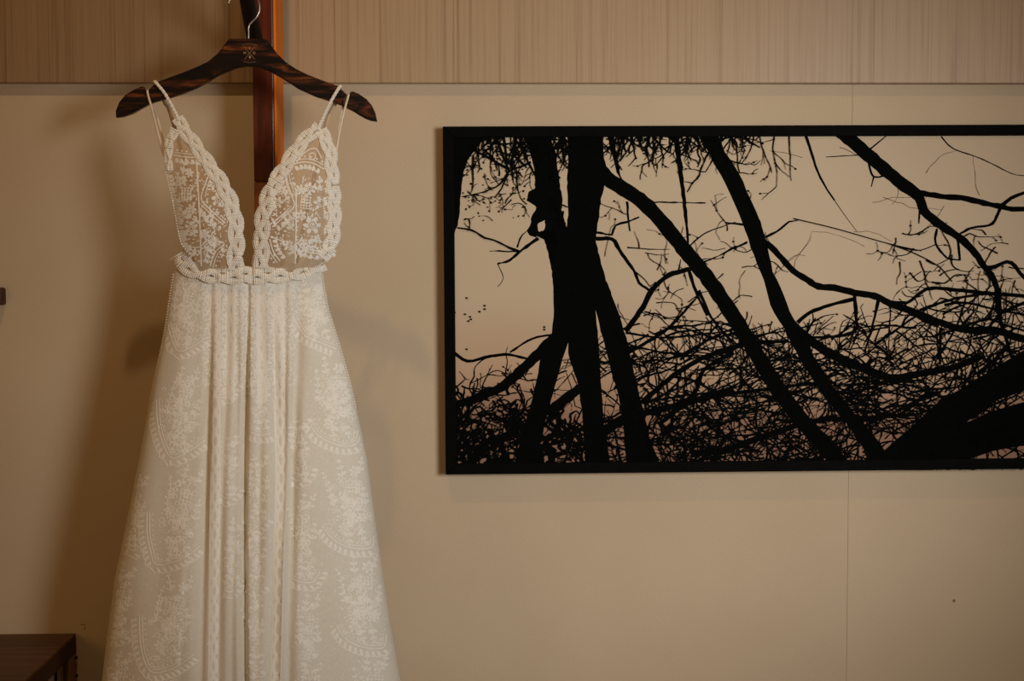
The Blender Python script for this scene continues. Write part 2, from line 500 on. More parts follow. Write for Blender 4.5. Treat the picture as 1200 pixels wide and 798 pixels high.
# main trunk
band(tr, s6([(530, 75), (530, 95), (535, 200), (530, 300), (535, 410), (528, 475), (500, 520), (470, 640), (477, 789)]),
     s6([(685, 75), (680, 95), (675, 130), (680, 190), (690, 240), (682, 300), (668, 340), (655, 440), (645, 520), (655, 560), (670, 620), (690, 690), (710, 740), (725, 789)]), n=44, rng=rng)
band(tr, s7([(477, -5), (475, 100), (470, 180), (430, 240), (420, 300), (400, 400), (360, 540), (320, 690), (318, 730)]),
     s7([(560, -5), (560, 100), (540, 200), (517, 258), (490, 360), (465, 450), (440, 540), (410, 690), (408, 730)]), rng=rng)
band(tr, s7([(535, -5), (535, 150), (535, 258), (560, 330), (580, 400), (590, 500), (600, 620), (605, 730)]),
     s7([(660, -5), (645, 80), (645, 110), (655, 170), (660, 270), (668, 380), (675, 470), (680, 560), (700, 680), (702, 730)]), rng=rng)
band(tr, s7([(630, -5), (650, 100), (675, 200), (700, 300), (730, 400), (750, 500), (770, 690), (770, 730)]),
     s7([(699, -5), (740, 100), (765, 180), (790, 290), (815, 390), (840, 500), (860, 590), (900, 690), (915, 730)]), rng=rng)
stroke(tr, s7([(480, 190), (420, 250), (350, 320), (270, 385), (190, 425), (100, 455), (60, 470)]), 13, 9, rough=1, rng=rng)
stroke(tr, s7([(450, 500), (520, 440), (580, 395)]), 13, 11, rough=.8, rng=rng)
stroke(tr, s7([(670, 570), (720, 540), (770, 512)]), 12, 11, rough=.8, rng=rng)
# long diagonals
stroke(tr, [(700, 196), (716, 212), (740, 227), (765, 248), (800, 290), (830, 327), (857, 367), (885, 412), (912, 456), (945, 499), (968, 522), (985, 545)], 17, 19, rough=.7, rng=rng)
band(tr, [(815, 150), (819, 158), (835, 188), (850, 214.6), (867.5, 252.5), (882, 296), (894, 325), (898, 340), (905, 363), (920, 387), (934.6, 416), (952, 445), (972.5, 474), (993, 497.5), (1013, 527), (1025, 548)],
     [(838, 150), (842, 158), (850, 178), (867.5, 206), (882, 238), (896.7, 276), (905, 316.7), (916, 340), (927, 369), (946, 395), (955, 420), (967, 436), (981, 459.6), (1002, 486), (1022, 506), (1045, 540)], n=44, rng=rng)
def S_(pts, a, b=None, r=.5): stroke(tr, pts, a, b, rough=r, rng=rng)
S_([(925, 378), (937, 389), (967, 411), (996, 425), (1025, 437), (1048, 443), (1077, 438), (1112, 432), (1136, 424), (1150, 418)], 12, 7)
S_([(896, 284), (904, 290), (912.7, 299), (928.7, 316.7), (946, 328), (959, 335.6), (978, 337), (1001.7, 343), (1025, 347), (1048, 357.5), (1072, 366), (1098, 376.5), (1121, 384), (1142, 387), (1171, 388), (1200, 397), (1330, 425)], 7, 10)
S_([(978, 148), (990, 158), (1013, 178), (1036.7, 198.5), (1060, 217.5), (1079, 231)], 17, 14, .7)
S_([(1076, 226), (1083, 246.7), (1098, 261), (1121, 276), (1139, 292), (1153, 311), (1165, 328), (1169, 345), (1172, 375)], 12, 5, .7)
S_([(1076, 226), (1107, 230.6), (1127, 232), (1153, 238), (1174, 242), (1200, 245), (1330, 240)], 7, 5)
S_([(1174, 241), (1185, 232), (1200, 226), (1250, 214)], 4.5, 3)
S_([(1172, 244), (1166, 258), (1159, 264), (1139, 267), (1124, 274)], 4, 2.5)
S_([(1157, 314), (1168, 312), (1180, 306.5), (1190, 312), (1200, 325), (1240, 350)], 5, 4)
S_([(1098, 268), (1096.5, 285), (1109.6, 302), (1125.6, 305)], 3, 2); S_([(1122, 278), (1125, 305)], 3.4, 2.5)
S_([(1040, 354), (1063, 354.6), (1077.5, 344), (1092, 337.7), (1127, 340.6), (1165, 344), (1200, 347), (1330, 360)], 4, 5)
S_([(942, 152), (952, 182.5), (959, 203), (966.7, 217.5), (978, 235)], 3.6, 1.8, .3); S_([(978, 235), (992, 255), (1004, 271)], .9, .6, 0)
S_([(1017, 178), (1018, 192), (1024, 207), (1036, 206)], 3, 2); S_([(1024, 207), (1021, 219)], 2, 1.2, .2); S_([(1018, 181), (1000, 182), (968, 184)], 1.6, .8, .2)
S_([(1018, 176), (1040, 158)], 2, 1.2, .2); S_([(1103, 160), (1117, 174), (1150, 186), (1185, 203), (1200, 206)], 1.6, 1, .2)
S_([(1078, 243), (1077, 262)], 4, 1.5); S_([(898, 278), (915, 268), (925, 260), (936, 258)], 2.8, 1.6)
S_([(876, 284), (866, 288), (850, 296)], 3, 1); S_([(872, 263), (861, 262), (850, 261)], 3, 1.5)
S_([(714, 150), (718, 172), (726, 206), (730, 214)], 8, 2.5, .8)
S_([(791, 150), (797, 197), (803, 247), (807, 293)], 7, 2.4, .6)
S_([(733, 388), (745, 372), (753.5, 360), (764, 340), (784, 322.5), (810, 315)], 6.5, 5.5)
S_([(631, 279), (609, 295), (597.5, 305), (583, 309)], 4, 2); S_([(609, 295), (592, 287.5), (578.5, 281)], 3, 1.6); S_([(609, 295), (585, 294), (574, 294)], 2, 1)
S_([(606, 290), (612, 275), (628, 265)], 2, 1.4); S_([(583, 309), (590, 326), (583, 336)], 1.2, .6, .2)
S_([(698, 280), (717, 280), (726, 293), (743, 317), (749, 331), (762, 341)], 5, 3); S_([(717, 276), (721.5, 264), (735, 260), (749, 254)], 3, 2); S_([(698, 272), (716, 275)], 2.5, 2)
S_([(735, 236), (736, 255), (738, 271)], 3, 2); S_([(735, 290), (760, 292), (785, 292)], 1.6, .9, .3)
S_([(757, 237), (785, 237), (827, 238)], 2, 1.6); S_([(808, 318), (812, 332), (820, 352), (829, 370)], 4, 2.5); S_([(810, 312), (842, 300), (862, 288)], 2.5, 1.2)
S_([(806, 290), (825, 274), (845, 266), (862, 260)], 1.8, 1, .2); S_([(795, 318), (798, 304)], 2.6, 1.4)
# lower tangle, main limbs
S_(s7([(60, 240), (130, 285), (220, 265), (300, 260), (385, 280)]), 4, 3); S_(s7([(300, 250), (390, 195), (470, 178)]), 2.4, 2)
S_(s7([(820, 500), (1000, 455), (1200, 398)]), 7, 8); S_(s7([(830, 452), (950, 350), (1080, 270), (1200, 238)]), 6, 5)
S_(s7([(900, 540), (960, 490), (1050, 400), (1080, 320), (1200, 250)]), 5, 5); S_(s7([(780, 250), (900, 180), (960, 130), (1060, 20)]), 4.5, 2.5)
S_(s7([(765, 170), (900, 190), (1050, 180), (1200, 160)]), 3, 2); S_(s7([(1060, 0), (1110, 110), (1200, 220)]), 4, 2.5)
S_(s9([(-40, 250), (0, 240), (100, 215), (250, 205)]), 6, 4.5); S_(s9([(-40, 440), (0, 420), (150, 400), (300, 380), (420, 370)]), 5, 3)
S_(s9([(-140, 660), (0, 640), (150, 590), (300, 540), (450, 510)]), 8, 7); S_(s9([(520, 20), (525, 100), (522, 160), (450, 185), (330, 190)]), 4.5, 3)
S_(s9([(615, 40), (590, 150), (560, 250)]), 3.6, 2.2); S_(s9([(290, 130), (340, 90), (420, 60), (520, 35)]), 4.5, 4)
S_(s9([(1090, 0), (1100, 100), (1130, 200), (1150, 270)]), 5, 4); S_(s9([(865, 150), (862, 300)]), 3.6, 3); S_(s9([(680, 350), (560, 400), (430, 420)]), 4, 3)
S_(s9([(430, 520), (600, 510), (780, 500)]), 6, 4); S_(s9([(780, 80), (900, 40), (1000, 20), (1090, 15)]), 3.5, 3)
S_(s9([(1050, 165), (1100, 100), (1180, 60), (1300, 20)]), 4, 4); S_(s9([(880, 60), (960, 50), (1100, 80), (1330, 120)]), 3, 3)
# dark trunk leaning into the lower right corner
band(tr, [(1026, 540), (1036, 527), (1069, 500), (1098, 472), (1127, 455), (1171, 427.5), (1200, 410), (1330, 340)],
     [(1060, 552), (1090, 548), (1110, 530), (1128, 500), (1141, 487), (1171, 468), (1200, 457), (1330, 430)], rng=rng, n=30)
band(tr, [(1020, 536), (1090, 512), (1130, 497), (1165, 481), (1200, 471), (1330, 440)], [(1020, 552), (1090, 552), (1130, 540), (1165, 528), (1200, 522), (1330, 520)], rng=rng, n=30)
tr.build('printed_tree_trunks', M_INK, pic, False, label='black printed trunks and limbs')

# twigs: random walks that thicken into a tangle toward the bottom
tw = MB()
def walk(mb, x, y, ang, n, st, w, wig, ymin=None, split=0.0, depth=0):
    pts = [(x, y)]
    for i in range(n):
        ang += rng.gauss(0, wig)
        x += st * cos(ang); y += st * sin(ang)
        if ymin and y < ymin(x) and rng.random() < .6: break
        pts.append((x, y))
        if depth < 2 and rng.random() < split:
            walk(mb, x, y, ang + rng.choice((-1, 1)) * rng.uniform(.4, 1.2), max(2, n // 2), st * .85, w * .65, wig, ymin, split, depth + 1)
    stroke(mb, pts, w, max(.5, w * .45), step=st * .6, rough=w * .14, rng=rng)
    if depth and rng.random() < .5:
        q = pts[rng.randrange(len(pts))]
        stroke(mb, [(q[0] - 1, q[1]), (q[0] + 1, q[1] + .6)], 2)
top = lambda x: interp([530, 600, 640, 735, 760, 860, 930, 1000, 1100, 1200], [418, 421, 430, 372, 360, 380, 375, 365, 352, 330], x)
for i in range(230):
    x = rng.uniform(528, 1230); t = rng.random() ** .8
    y0 = top(x); y = y0 + (548 - y0) * t
    walk(tw, x, y, rng.uniform(0, 2 * pi) if rng.random() < .4 else rng.choice((-.45, 2.7, .3, -2.6)) + rng.gauss(0, .4), rng.randint(4, 9), rng.uniform(5, 9), rng.uniform(.9, 2.5), .35, top, .22)
for i in range(150):                                     # long arcing branches
    x = rng.uniform(735, 1180); t = rng.random(); y0 = top(x) + 12; y = y0 + (545 - y0) * t
    walk(tw, x, y, rng.choice((-.42, -.25, -.6, 2.75, .25, 3.4)) + rng.gauss(0, .15), rng.randint(8, 15), rng.uniform(7, 10), rng.uniform(1.6, 3.4), .11, top, .3)
for i in range(130):                                     # dense lower left
    x = rng.uniform(528, 640); y = 424 + 124 * rng.random() ** .5
    walk(tw, x, y, rng.uniform(0, 2 * pi), rng.randint(3, 7), rng.uniform(4, 8), rng.uniform(1.5, 3.4), .5, top, .25)
for i in range(130):                                     # almost solid undergrowth in the lower left corner
    x = rng.uniform(528, 690); y = 484 + 62 * rng.random() ** .7
    walk(tw, x, y, rng.uniform(0, 2 * pi), rng.randint(3, 6), rng.uniform(4, 7), rng.uniform(2.6, 5.2), .5, None, .15)
for i in range(150):                                     # dense foot of the print
    x = rng.uniform(528, 1100); y = rng.uniform(490, 548)
    walk(tw, x, y, rng.uniform(0, 2 * pi), rng.randint(4, 8), rng.uniform(5, 9), rng.uniform(1.5, 3.4), .4, None, .2)
for i in range(110):                                     # right of centre
    x = rng.uniform(740, 1200); y = rng.uniform(420, 520)
    walk(tw, x, y, rng.gauss(-.35, .5) + rng.choice((0, pi)), rng.randint(5, 10), rng.uniform(6, 9), rng.uniform(1.2, 3), .3, top, .25)
for x0, x1, n, L in ((560, 622, 26, 10), (645, 664, 12, 9), (706, 760, 16, 6), (760, 815, 24, 7), (800, 835, 10, 7), (842, 890, 12, 8)):
    for i in range(n):                                   # hanging twigs under the top bar
        x = rng.uniform(x0, x1)
        walk(tw, x, 155, pi / 2 + rng.gauss(0, .35), rng.randint(3, L), rng.uniform(5, 7.5), rng.uniform(1.2, 3.2), .3, None, .32)
for q, a_, b_ in (([(240, 90), (262, 150), (285, 215), (298, 236)], 3, 2.4), ([(275, 95), (282, 150), (288, 225)], 3.4, 2.4), ([(322, 95), (316, 160), (305, 232)], 3.4, 2.4),
                  ([(150, 155), (200, 180), (250, 208), (298, 236)], 2.6, 3), ([(385, 205), (350, 222), (300, 240), (265, 290), (225, 315), (160, 335), (108, 345)], 2.6, 1.2),
                  ([(298, 240), (268, 310), (240, 350)], 2, 1.2), ([(330, 245), (330, 300), (345, 350), (370, 375)], 1.8, 1), ([(152, 190), (152, 290), (148, 320)], 2, 1.2),
                  ([(205, 130), (280, 132), (360, 128)], 2.2, 2), ([(190, 150), (235, 190), (250, 240)], 2, 1.4), ([(245, 160), (330, 190), (370, 230)], 2, 1.4), ([(90, 470), (150, 480), (200, 510), (240, 520), (300, 550), (330, 566)], 2, 2.2)):
    stroke(tw, s6(q), a_, b_, rough=.3, rng=rng)
for i in range(22):                                      # left sky, leafy specks
    walk(tw, rng.uniform(538, 612), rng.uniform(190, 262), rng.uniform(0, 2 * pi), rng.randint(2, 5), 5, rng.uniform(.8, 1.8), .5, None, .3)
for i in range(70):
    x, y = rng.uniform(540, 615), rng.uniform(170, 258); a = rng.uniform(0, pi); r = rng.uniform(1, 2.4)
    stroke(tw, [(x, y), (x + r * cos(a), y + r * sin(a))], rng.uniform(1.2, 2.6))
for i in range(10):
    walk(tw, rng.uniform(645, 665), rng.uniform(160, 250), pi / 2, 4, 4, 1.6, .5, None, .4)
for x, y in ((547, 349), (568, 358), (568, 362), (562, 365), (545, 368), (551, 371), (549, 376), (552, 374), (638, 383), (638, 386), (547, 409), (533, 366)):
    stroke(tw, [(x - 1, y), (x + 1.2, y + .5)], 2)
for i in range(34):                                      # fine twigs in the open sky
    walk(tw, rng.uniform(700, 900), rng.uniform(240, 390), rng.uniform(0, 2 * pi), rng.randint(3, 6), 7, rng.uniform(.7, 1.4), .35, None, .25)
for i in range(30):
    walk(tw, rng.uniform(1050, 1200), rng.uniform(270, 360), rng.uniform(0, 2 * pi), rng.randint(3, 7), 7, rng.uniform(.8, 1.7), .4, None, .28)
for q in ([(930, 256), (980, 268), (1040, 285), (1080, 294)], [(1040, 285), (1070, 296), (1100, 312), (1116, 330)], [(1043, 286), (1065, 292), (1080, 293), (1098, 286)]):
    stroke(tw, q, 1.3, 1.0)
for i in range(16):
    walk(fd, rng.uniform(850, 1150), rng.uniform(165, 330), rng.uniform(0, 2 * pi), rng.randint(4, 9), 8, rng.uniform(.7, 1.2), .25)
for x0 in (855, 884, 890, 908, 925):
    walk(tw, x0, 156, pi / 2 + rng.gauss(0, .12), rng.randint(5, 9), 7, 1.5, .12, None, .2)
tw.build('printed_twigs', M_INK, pic, False, kind='stuff', label='tangle of thin black printed twigs')
fd.build('printed_faint_twigs', M_FADED, pic, False, kind='stuff', label='faint grey-brown printed twigs')

# ------------------------------------------------------------------ coat stand behind the dress
YP0, YP1 = -0.13, -0.036
xl = at(297, 170, YP0)[0]; xr = at(324.6, 170, YP0)[0]
zj = at(303, 213, YP0)[2]; ztop = at(310, -90, YP0)[2]
stand = empty('coat_stand', ((xl + xr) / 2, (YP0 + YP1) / 2, 0), 'reddish brown wooden coat stand post with orange side, behind the dress', 'coat stand')
b = MB(); box(b, xl, xr - .0045, YP0, YP1, zj, ztop); b.build('post', M_POST, stand, False, bevel=.0025)
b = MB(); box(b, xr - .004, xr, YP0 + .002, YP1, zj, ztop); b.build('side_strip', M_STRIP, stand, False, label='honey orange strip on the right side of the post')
b = MB(); box(b, xl, xr, YP0, YP1, .03, zj - .0005); b.build('lower_post', M_POSTLOW, stand, False, bevel=.002, label='lighter brown lower post')
b = MB(); box(b, xl - .13, xr + .13, YP0 - .10, YP1 + .02, 0, .0295); b.build('base', M_POST, stand, False, bevel=.004)
b = MB()
pk = [at(303, 62, YP0 + .01), at(298.5, 46, YP0 - .012), at(293.5, 20, -.185), at(287.5, -13, -.25), at(284, -34, -.285)]
tube(b, pk, [.0125, .0135, .013, .0128, .0125], 12, rx=1.0)
b.build('peg', M_PEG, stand, label='near-black slanting peg that carries the hanger')

# ------------------------------------------------------------------ hanger
YH = -0.25
hz = at(291, 60, YH)
hang = empty('wooden_hanger', (hz[0], YH, at(291, 79, YH)[2]), 'dark glossy wooden clothes hanger with metal hook, holding the white dress', 'hanger')
outline = [(137, 138), (136.6, 130.3), (140.5, 120.4), (148, 111.4), (158, 105.4), (166, 102), (168.8, 102), (170.5, 105), (171.6, 110), (173.2, 117), (177, 117), (175.6, 110), (175, 105.6), (181, 100), (188, 95.6),
           (200, 91), (215, 85.5), (230, 79.5), (244, 73), (255, 64), (263, 54), (268, 47), (271, 46), (290, 46), (310, 46.5), (313.5, 47.5), (316.5, 51), (324, 62), (335, 73), (347, 81), (360, 87.5), (375, 93.5), (390, 98.8), (396, 101.3),
           (402, 106.5), (406, 110.6), (403.6, 118), (402.5, 121.5), (406.5, 123), (408, 118), (409.7, 111), (411.5, 107.8), (414, 107.6), (420, 110), (430, 116.6), (436, 124), (439.7, 132), (442, 142.6), (436, 142), (429, 139.6), (420, 134.6), (414, 130.6), (406, 127), (401, 124.3),
           (391.6, 120.5), (384, 118), (370, 113.6), (360, 109), (350, 104.6), (340, 98), (326.5, 89.6), (315.5, 83.4), (304.5, 79.4), (290.6, 78), (277, 80), (257.6, 88), (244, 96), (230, 103.8), (215, 110), (200, 114.8), (190, 117.6), (180, 120.4),
           (174, 123), (165, 128), (155, 133.6), (145, 137)]
bm = bmesh.new()
HT = .0075
ov = [at(x, y, YH) for x, y in outline]
fr = [bm.verts.new((p[0] - hang.location.x, -HT, p[2] - hang.location.z)) for p in ov]
bk = [bm.verts.new((p[0] - hang.location.x, HT, p[2] - hang.location.z)) for p in ov]
n = len(fr)
bm.faces.new(fr); bm.faces.new(bk[::-1])
for i in range(n):
    bm.faces.new((fr[i], bk[i], bk[(i + 1) % n], fr[(i + 1) % n]))
bmesh.ops.recalc_face_normals(bm, faces=bm.faces)
bmesh.ops.bevel(bm, geom=[e_ for e_ in bm.edges if abs(e_.verts[0].co.y - e_.verts[1].co.y) < 1e-6], offset=.0022, segments=2, affect='EDGES')
bmesh.ops.triangulate(bm, faces=[f_ for f_ in bm.faces if len(f_.verts) > 4])
me = bpy.data.meshes.new('hanger_body'); bm.to_mesh(me); bm.free()
me.materials.append(M_HANGER)
o = bpy.data.objects.new('hanger_body', me); C.objects.link(o); o.parent = hang
b = MB()
hook = catmull([at(x, y, YH)[:] for x, y in [(291.3, 52), (291.3, 40), (291.4, 31), (295, 26), (301, 19.5), (304.2, 11), (302.6, 0), (297, -9.5), (288, -13.5 - 8.4), (278, -17), (270.5, -8), (269.6, -2), (268.6, 3)]], .0035)
tube(b, hook, .00135, 10)
c = at(268.4, 3.2, YH)
tube(b, [(c[0] + .0004, c[1], c[2] + .002), (c[0], c[1], c[2]), (c[0] - .0004, c[1], c[2] - .0015)], [.0014, .0022, .0012], 10)
b.build('hook', M_STEEL, hang, label='satin metal hook')
# engraved emblem on the hanger's middle
YL = YH - HT - .0004
lg = MB()
def lstroke(p, q, wpx):
    a, c_ = at(*p, YL), at(*q, YL)
    tube(lg, [a, c_], wpx * .00141 / 2, 5)
lstroke((286, 55), (298.6, 69.5), .42); lstroke((298.2, 55), (287, 69.2), .42)
def letter(ch, px, py, hpx, dst):
    cu = bpy.data.curves.new('t', 'FONT'); cu.body = ch; cu.size = hpx * .00141 / .69
    cu.align_x = 'CENTER'; cu.offset = .00003
    to = bpy.data.objects.new('t', cu); C.objects.link(to)
    dg = bpy.context.evaluated_depsgraph_get()
    me = bpy.data.meshes.new_from_object(to.evaluated_get(dg))
    p = at(px, py + hpx / 2, YL)
    dst.add([(p[0] + v.co.x, p[1], p[2] + v.co.y) for v in me.vertices], [tuple(f_.vertices) for f_ in me.polygons])
    bpy.data.objects.remove(to); bpy.data.meshes.remove(me); bpy.data.curves.remove(cu)
letter('V', 292.4, 56.6, 2.9, lg); letter('M', 286.9, 62.1, 2.9, lg); letter('D', 298.0, 62.1, 2.9, lg)
p = [(292.7, 64.9), (294.1, 67), (292.9, 69), (291.5, 67)]
lg.add([at(x, y, YL) for x, y in p], [(3, 2, 1, 0)])
for k in range(9):
    t = k / 8 * 2 - 1
    lstroke((292.2 + 7.8 * t, 50.6 + 1.7 * t * t), (292.2 + 7.8 * t + .25 * t, 51.5 + 1.7 * t * t), .55)
for k in range(11):
    t = k / 10 * 2 - 1
    lstroke((293 + 6.6 * t - .28, 73.6 - 1.4 * t * t), (293 + 6.6 * t + .28, 73.5 - 1.4 * t * t), .55)
lg.build('engraved_emblem', M_LOGO, hang, False, label='pale engraved X with the letters M, V and D')

# ------------------------------------------------------------------ wedding dress
YC = -0.243
sil_y = [290, 297, 312, 320, 336, 360, 381, 400, 442, 492, 539, 613, 674, 740, 797, 1240]
sil_l = [203, 203, 203.4, 203.4, 200.6, 197, 194, 190.7, 181.8, 172, 163.6, 149, 136.4, 127.6, 121, 62]
sil_r = [380, 379, 377.5, 378, 380.5, 384.6, 391, 397, 409, 420.6, 430.3, 440, 448.5, 458.5, 469, 548]
zz = [at(300, y, YC)[2] for y in sil_y]
zn = [-z for z in zz]
xl_ = [at(x, y, YC)[0] for x, y in zip(sil_l, sil_y)]
xr_ = [at(x, y, YC)[0] for x, y in zip(sil_r, sil_y)]
ZTOP = at(300, 316, YC)[2]
folds = [  # (x at y 330, 570, 800), depth, width left, width right
    ((243, 239, 235), .010, 7, 3), ((262, 257, 253), .007, 3, 6), ((275, 273, 271), .005, 3, 4), ((287, 284.5, 288.5), .017, 5, 2.2),
    ((302, 302, 300), .004, 3, 5), ((316, 321, 312), .009, 3, 7), ((331, 330, 323), .006, 5, 3), ((345, 339, 334), .011, 3, 8)]
KZ = (at(300, 300, YC)[2] - at(300, 800, YC)[2]) / 500.0
ZA = at(300, 300, YC)[2]; KX = (at(400, 550, YC - .1)[0] - at(200, 550, YC - .1)[0]) / 200.0; XA = at(300, 550, YC - .1)[0]
def front(x, z):
    """depth of the skirt's front at world x, z"""
    L = interp(zn, xl_, -z); Rr = interp(zn, xr_, -z)
    cx, a = (L + Rr) / 2, (Rr - L) / 2
    t = max(-1.0, min(1.0, (x - cx) / a))
    py = 300 + (ZA - z) / KZ
    g = 300 + (x - XA) / KX
    bb = .045 + .085 * smooth(300, 800, py) + .05 * smooth(800, 1240, py)
    y = YC - bb * (1 - t * t) ** .45
    amp = .35 + .65 * smooth(330, 470, py)
    edge = (1 - t * t)
    for (f0, f1, f2), d, wl, wr in folds:
        xf = interp([330, 570, 800], [f0, f1, f2], py)
        q = g - xf
        q = q / (wl if q < 0 else wr)
        if q * q < 9: y += d * amp * exp(-q * q)
    y += .0035 * amp * edge * sin(t * 9.0 + .012 * py) * (1 if abs(t) > .4 else .3)
    y += .0022 * edge * sin(t * 17 - .02 * py) * amp
    return y
def SK(px, py, lift=0.0):
    """point on the skirt's front that shows at (px, py)"""
    lo = interp(sil_y, sil_l, py) + 2.5; hi = interp(sil_y, sil_r, py) - 2.5
    px = min(max(px, lo), hi)
    y = YC - .06
    for _ in range(5):
        p = at(px, py, y)
        y = front(p[0], p[2])
    p = at(px, py, y - lift)
    return p
dress = empty('wedding_dress', (at(290, 500, YC)[0], YC, 0.0), 'ivory lace wedding gown with beaded braided trim, hanging from the dark hanger', 'dress')
# skirt shell
b = MB(); NZ, NT = 150, 170
z_end = .05
for i in range(NZ + 1):
    z = ZTOP + (z_end - ZTOP) * i / NZ
    L = interp(zn, xl_, -z); Rr = interp(zn, xr_, -z); cx, a = (L + Rr) / 2, (Rr - L) / 2
    for k in range(NT + 1):
        th = pi * k / NT
        x = cx - a * cos(th)
        b.v.append((x, front(x, z), z))
    for k in range(1, 40):
        th = pi * k / 40
        x = cx + a * cos(th)
        py = 300 + (ZA - z) / KZ
        b.v.append((x, YC + min(.095, .04 + .06 * smooth(300, 700, py)) * sin(th) ** .8, z))
RW = NT + 1 + 39
for i in range(NZ):
    for k in range(RW):
        k2 = (k + 1) % RW
        b.f.append((i * RW + k, (i + 1) * RW + k, (i + 1) * RW + k2, i * RW + k2))
b.build('skirt', M_SKIRT, dress, label='sheer ivory tulle over a lining, gathered in the middle')

# cups
cupL_out = [(209, 136), (200, 157.6), (191, 177.6), (192.5, 200), (199, 225), (204, 250), (207.6, 270), (211, 285), (222, 300), (230, 322)]
cupL_in = [(210, 136), (227.6, 157.6), (247.7, 180), (265, 202.7), (277.7, 222.7), (286, 242.8), (288.4, 262), (288, 280), (286.8, 300), (286.5, 322)]
cupR_in = [(371, 148), (352.7, 157.6), (335, 182.6), (312.6, 212.7), (301, 237.8), (296, 270), (295, 290), (295, 322)]
cupR_out = [(374, 148), (385, 162.6), (396.5, 190), (399, 212.7), (401, 250), (402, 274), (395, 293), (386, 303), (370, 322)]
def cup_y(px, py):
    c = 240.0 if px < 291.5 else 350.0
    hw = 58.0
    t = smooth(135, 318, py)
    pw = at(px, 322, YC); yw = front(pw[0], min(pw[2], ZTOP)) if 205 < px < 378 else YC - .01
    y = (YH - .014) * (1 - t) + (yw - .004) * t
    q = max(0.0, 1 - ((px - c) / hw) ** 2)
    return y - .034 * q * sin(pi * min(1, max(0, (py - 135) / 190)))
def CU(px, py, lift=0.0):
    return at(px, py, cup_y(px, py) - lift)
def cup(lo, ri, lab):
    b = MB(); N, K = 46, 18
    ly, lx = [p[1] for p in lo], [p[0] for p in lo]
    ry, rx = [p[1] for p in ri], [p[0] for p in ri]
    y0, y1 = max(ly[0], ry[0]), min(ly[-1], ry[-1])
    for i in range(N + 1):
        y = y0 + (y1 - y0) * i / N
        a, c = interp(ly, lx, y), interp(ry, rx, y)
        for k in range(K + 1):
            x = a + 5 + (c - a - 10) * k / K if c - a > 14 else a + (c - a) * k / K
            b.v.append(CU(x, y))
    for i in range(N):
        for k in range(K):
            q = i * (K + 1) + k
            b.f.append((q, q + K + 1, q + K + 2, q + 1))
    return b.build('bodice_cup', M_CUP, dress, label=lab)
CUPL = cup(cupL_out, cupL_in, 'sheer nude mesh cup, left'); CUPR = cup(cupR_in, cupR_out, 'sheer nude mesh cup, right')

# ---- lace drawing tools (all on a surface S)
bmt = bmesh.new(); bmesh.ops.create_icosphere(bmt, subdivisions=2, radius=1.0)
BV = [tuple(v.co) for v in bmt.verts]; BF = [tuple(v.index for v in f_.verts) for f_ in bmt.faces]; bmt.free()
bmt = bmesh.new(); bmesh.ops.create_icosphere(bmt, subdivisions=1, radius=1.0)
LV = [tuple(v.co) for v in bmt.verts]; LF = [tuple(v.index for v in f_.verts) for f_ in bmt.faces]; bmt.free()
PX = .00141
def bead(mb, p, r, low=False):
    V_, F_ = (LV, LF) if low else (BV, BF)
    mb.add([(p[0] + r * v[0], p[1] + r * v[1], p[2] + r * v[2]) for v in V_], F_)
def cord(mb, S, pts, wpx, step=3.0, lift=.0002, h=.0006, closed=False):
    P = catmull([(p[0], p[1]) for p in pts], step)
    n = len(P)
    if n < 2: return
    vs = []
    for i in range(n):
        t = P[min(i + 1, n - 1)] - P[max(i - 1, 0)]
        l = t.length or 1
        nx, ny = -t.y / l * wpx / 2, t.x / l * wpx / 2
        vs += [S(P[i].x + nx, P[i].y + ny, lift), S(P[i].x, P[i].y, lift + h), S(P[i].x - nx, P[i].y - ny, lift)]
    fs = []
    for i in range(n - 1):
        q = i * 3
        fs += [(q, q + 3, q + 4, q + 1), (q + 1, q + 4, q + 5, q + 2)]
    mb.add(vs, fs)
def leaf(mb, S, x, y, a, ln, wd, lift=.0003, h=.0005):
    ca, sa = cos(a), sin(a)
    pts = [(0, 0), (.3, .42), (.65, .45), (1, 0), (.65, -.45), (.3, -.42)]
    vs = [S(x + ca * u * ln - sa * v * wd, y + sa * u * ln + ca * v * wd, lift) for u, v in pts]
    vs.append(S(x + ca * .5 * ln, y + sa * .5 * ln, lift + h))
    mb.add(vs, [(i, (i + 1) % 6, 6) for i in range(6)])
def dot(mb, S, x, y, r, lift=.0004):
    vs = [S(x + r * cos(k * pi / 3), y + r * sin(k * pi / 3), lift) for k in range(6)] + [S(x, y, lift + .0007)]
    mb.add(vs, [(i, (i + 1) % 6, 6) for i in range(6)])
def ring(mb, S, x, y, r, w_, rg, sq=1.0, n=9):
    ph = rg.uniform(0, 6)
    cord(mb, S, [(x + r * cos(ph + 2 * pi * k / n) * sq, y + r * sin(ph + 2 * pi * k / n)) for k in range(n + 1)], w_, 2.5)
def rose(mb, S, x, y, r, rg):
    ring(mb, S, x, y, r * .28, 1.1, rg, 1, 7); ring(mb, S, x, y, r * .55, 1.3, rg, 1, 8)
    m = 6; ph = rg.uniform(0, 6)
    for k in range(m):
        a = ph + 2 * pi * k / m
        leaf(mb, S, x + r * .5 * cos(a), y + r * .5 * sin(a), a, r * .62, r * .55)
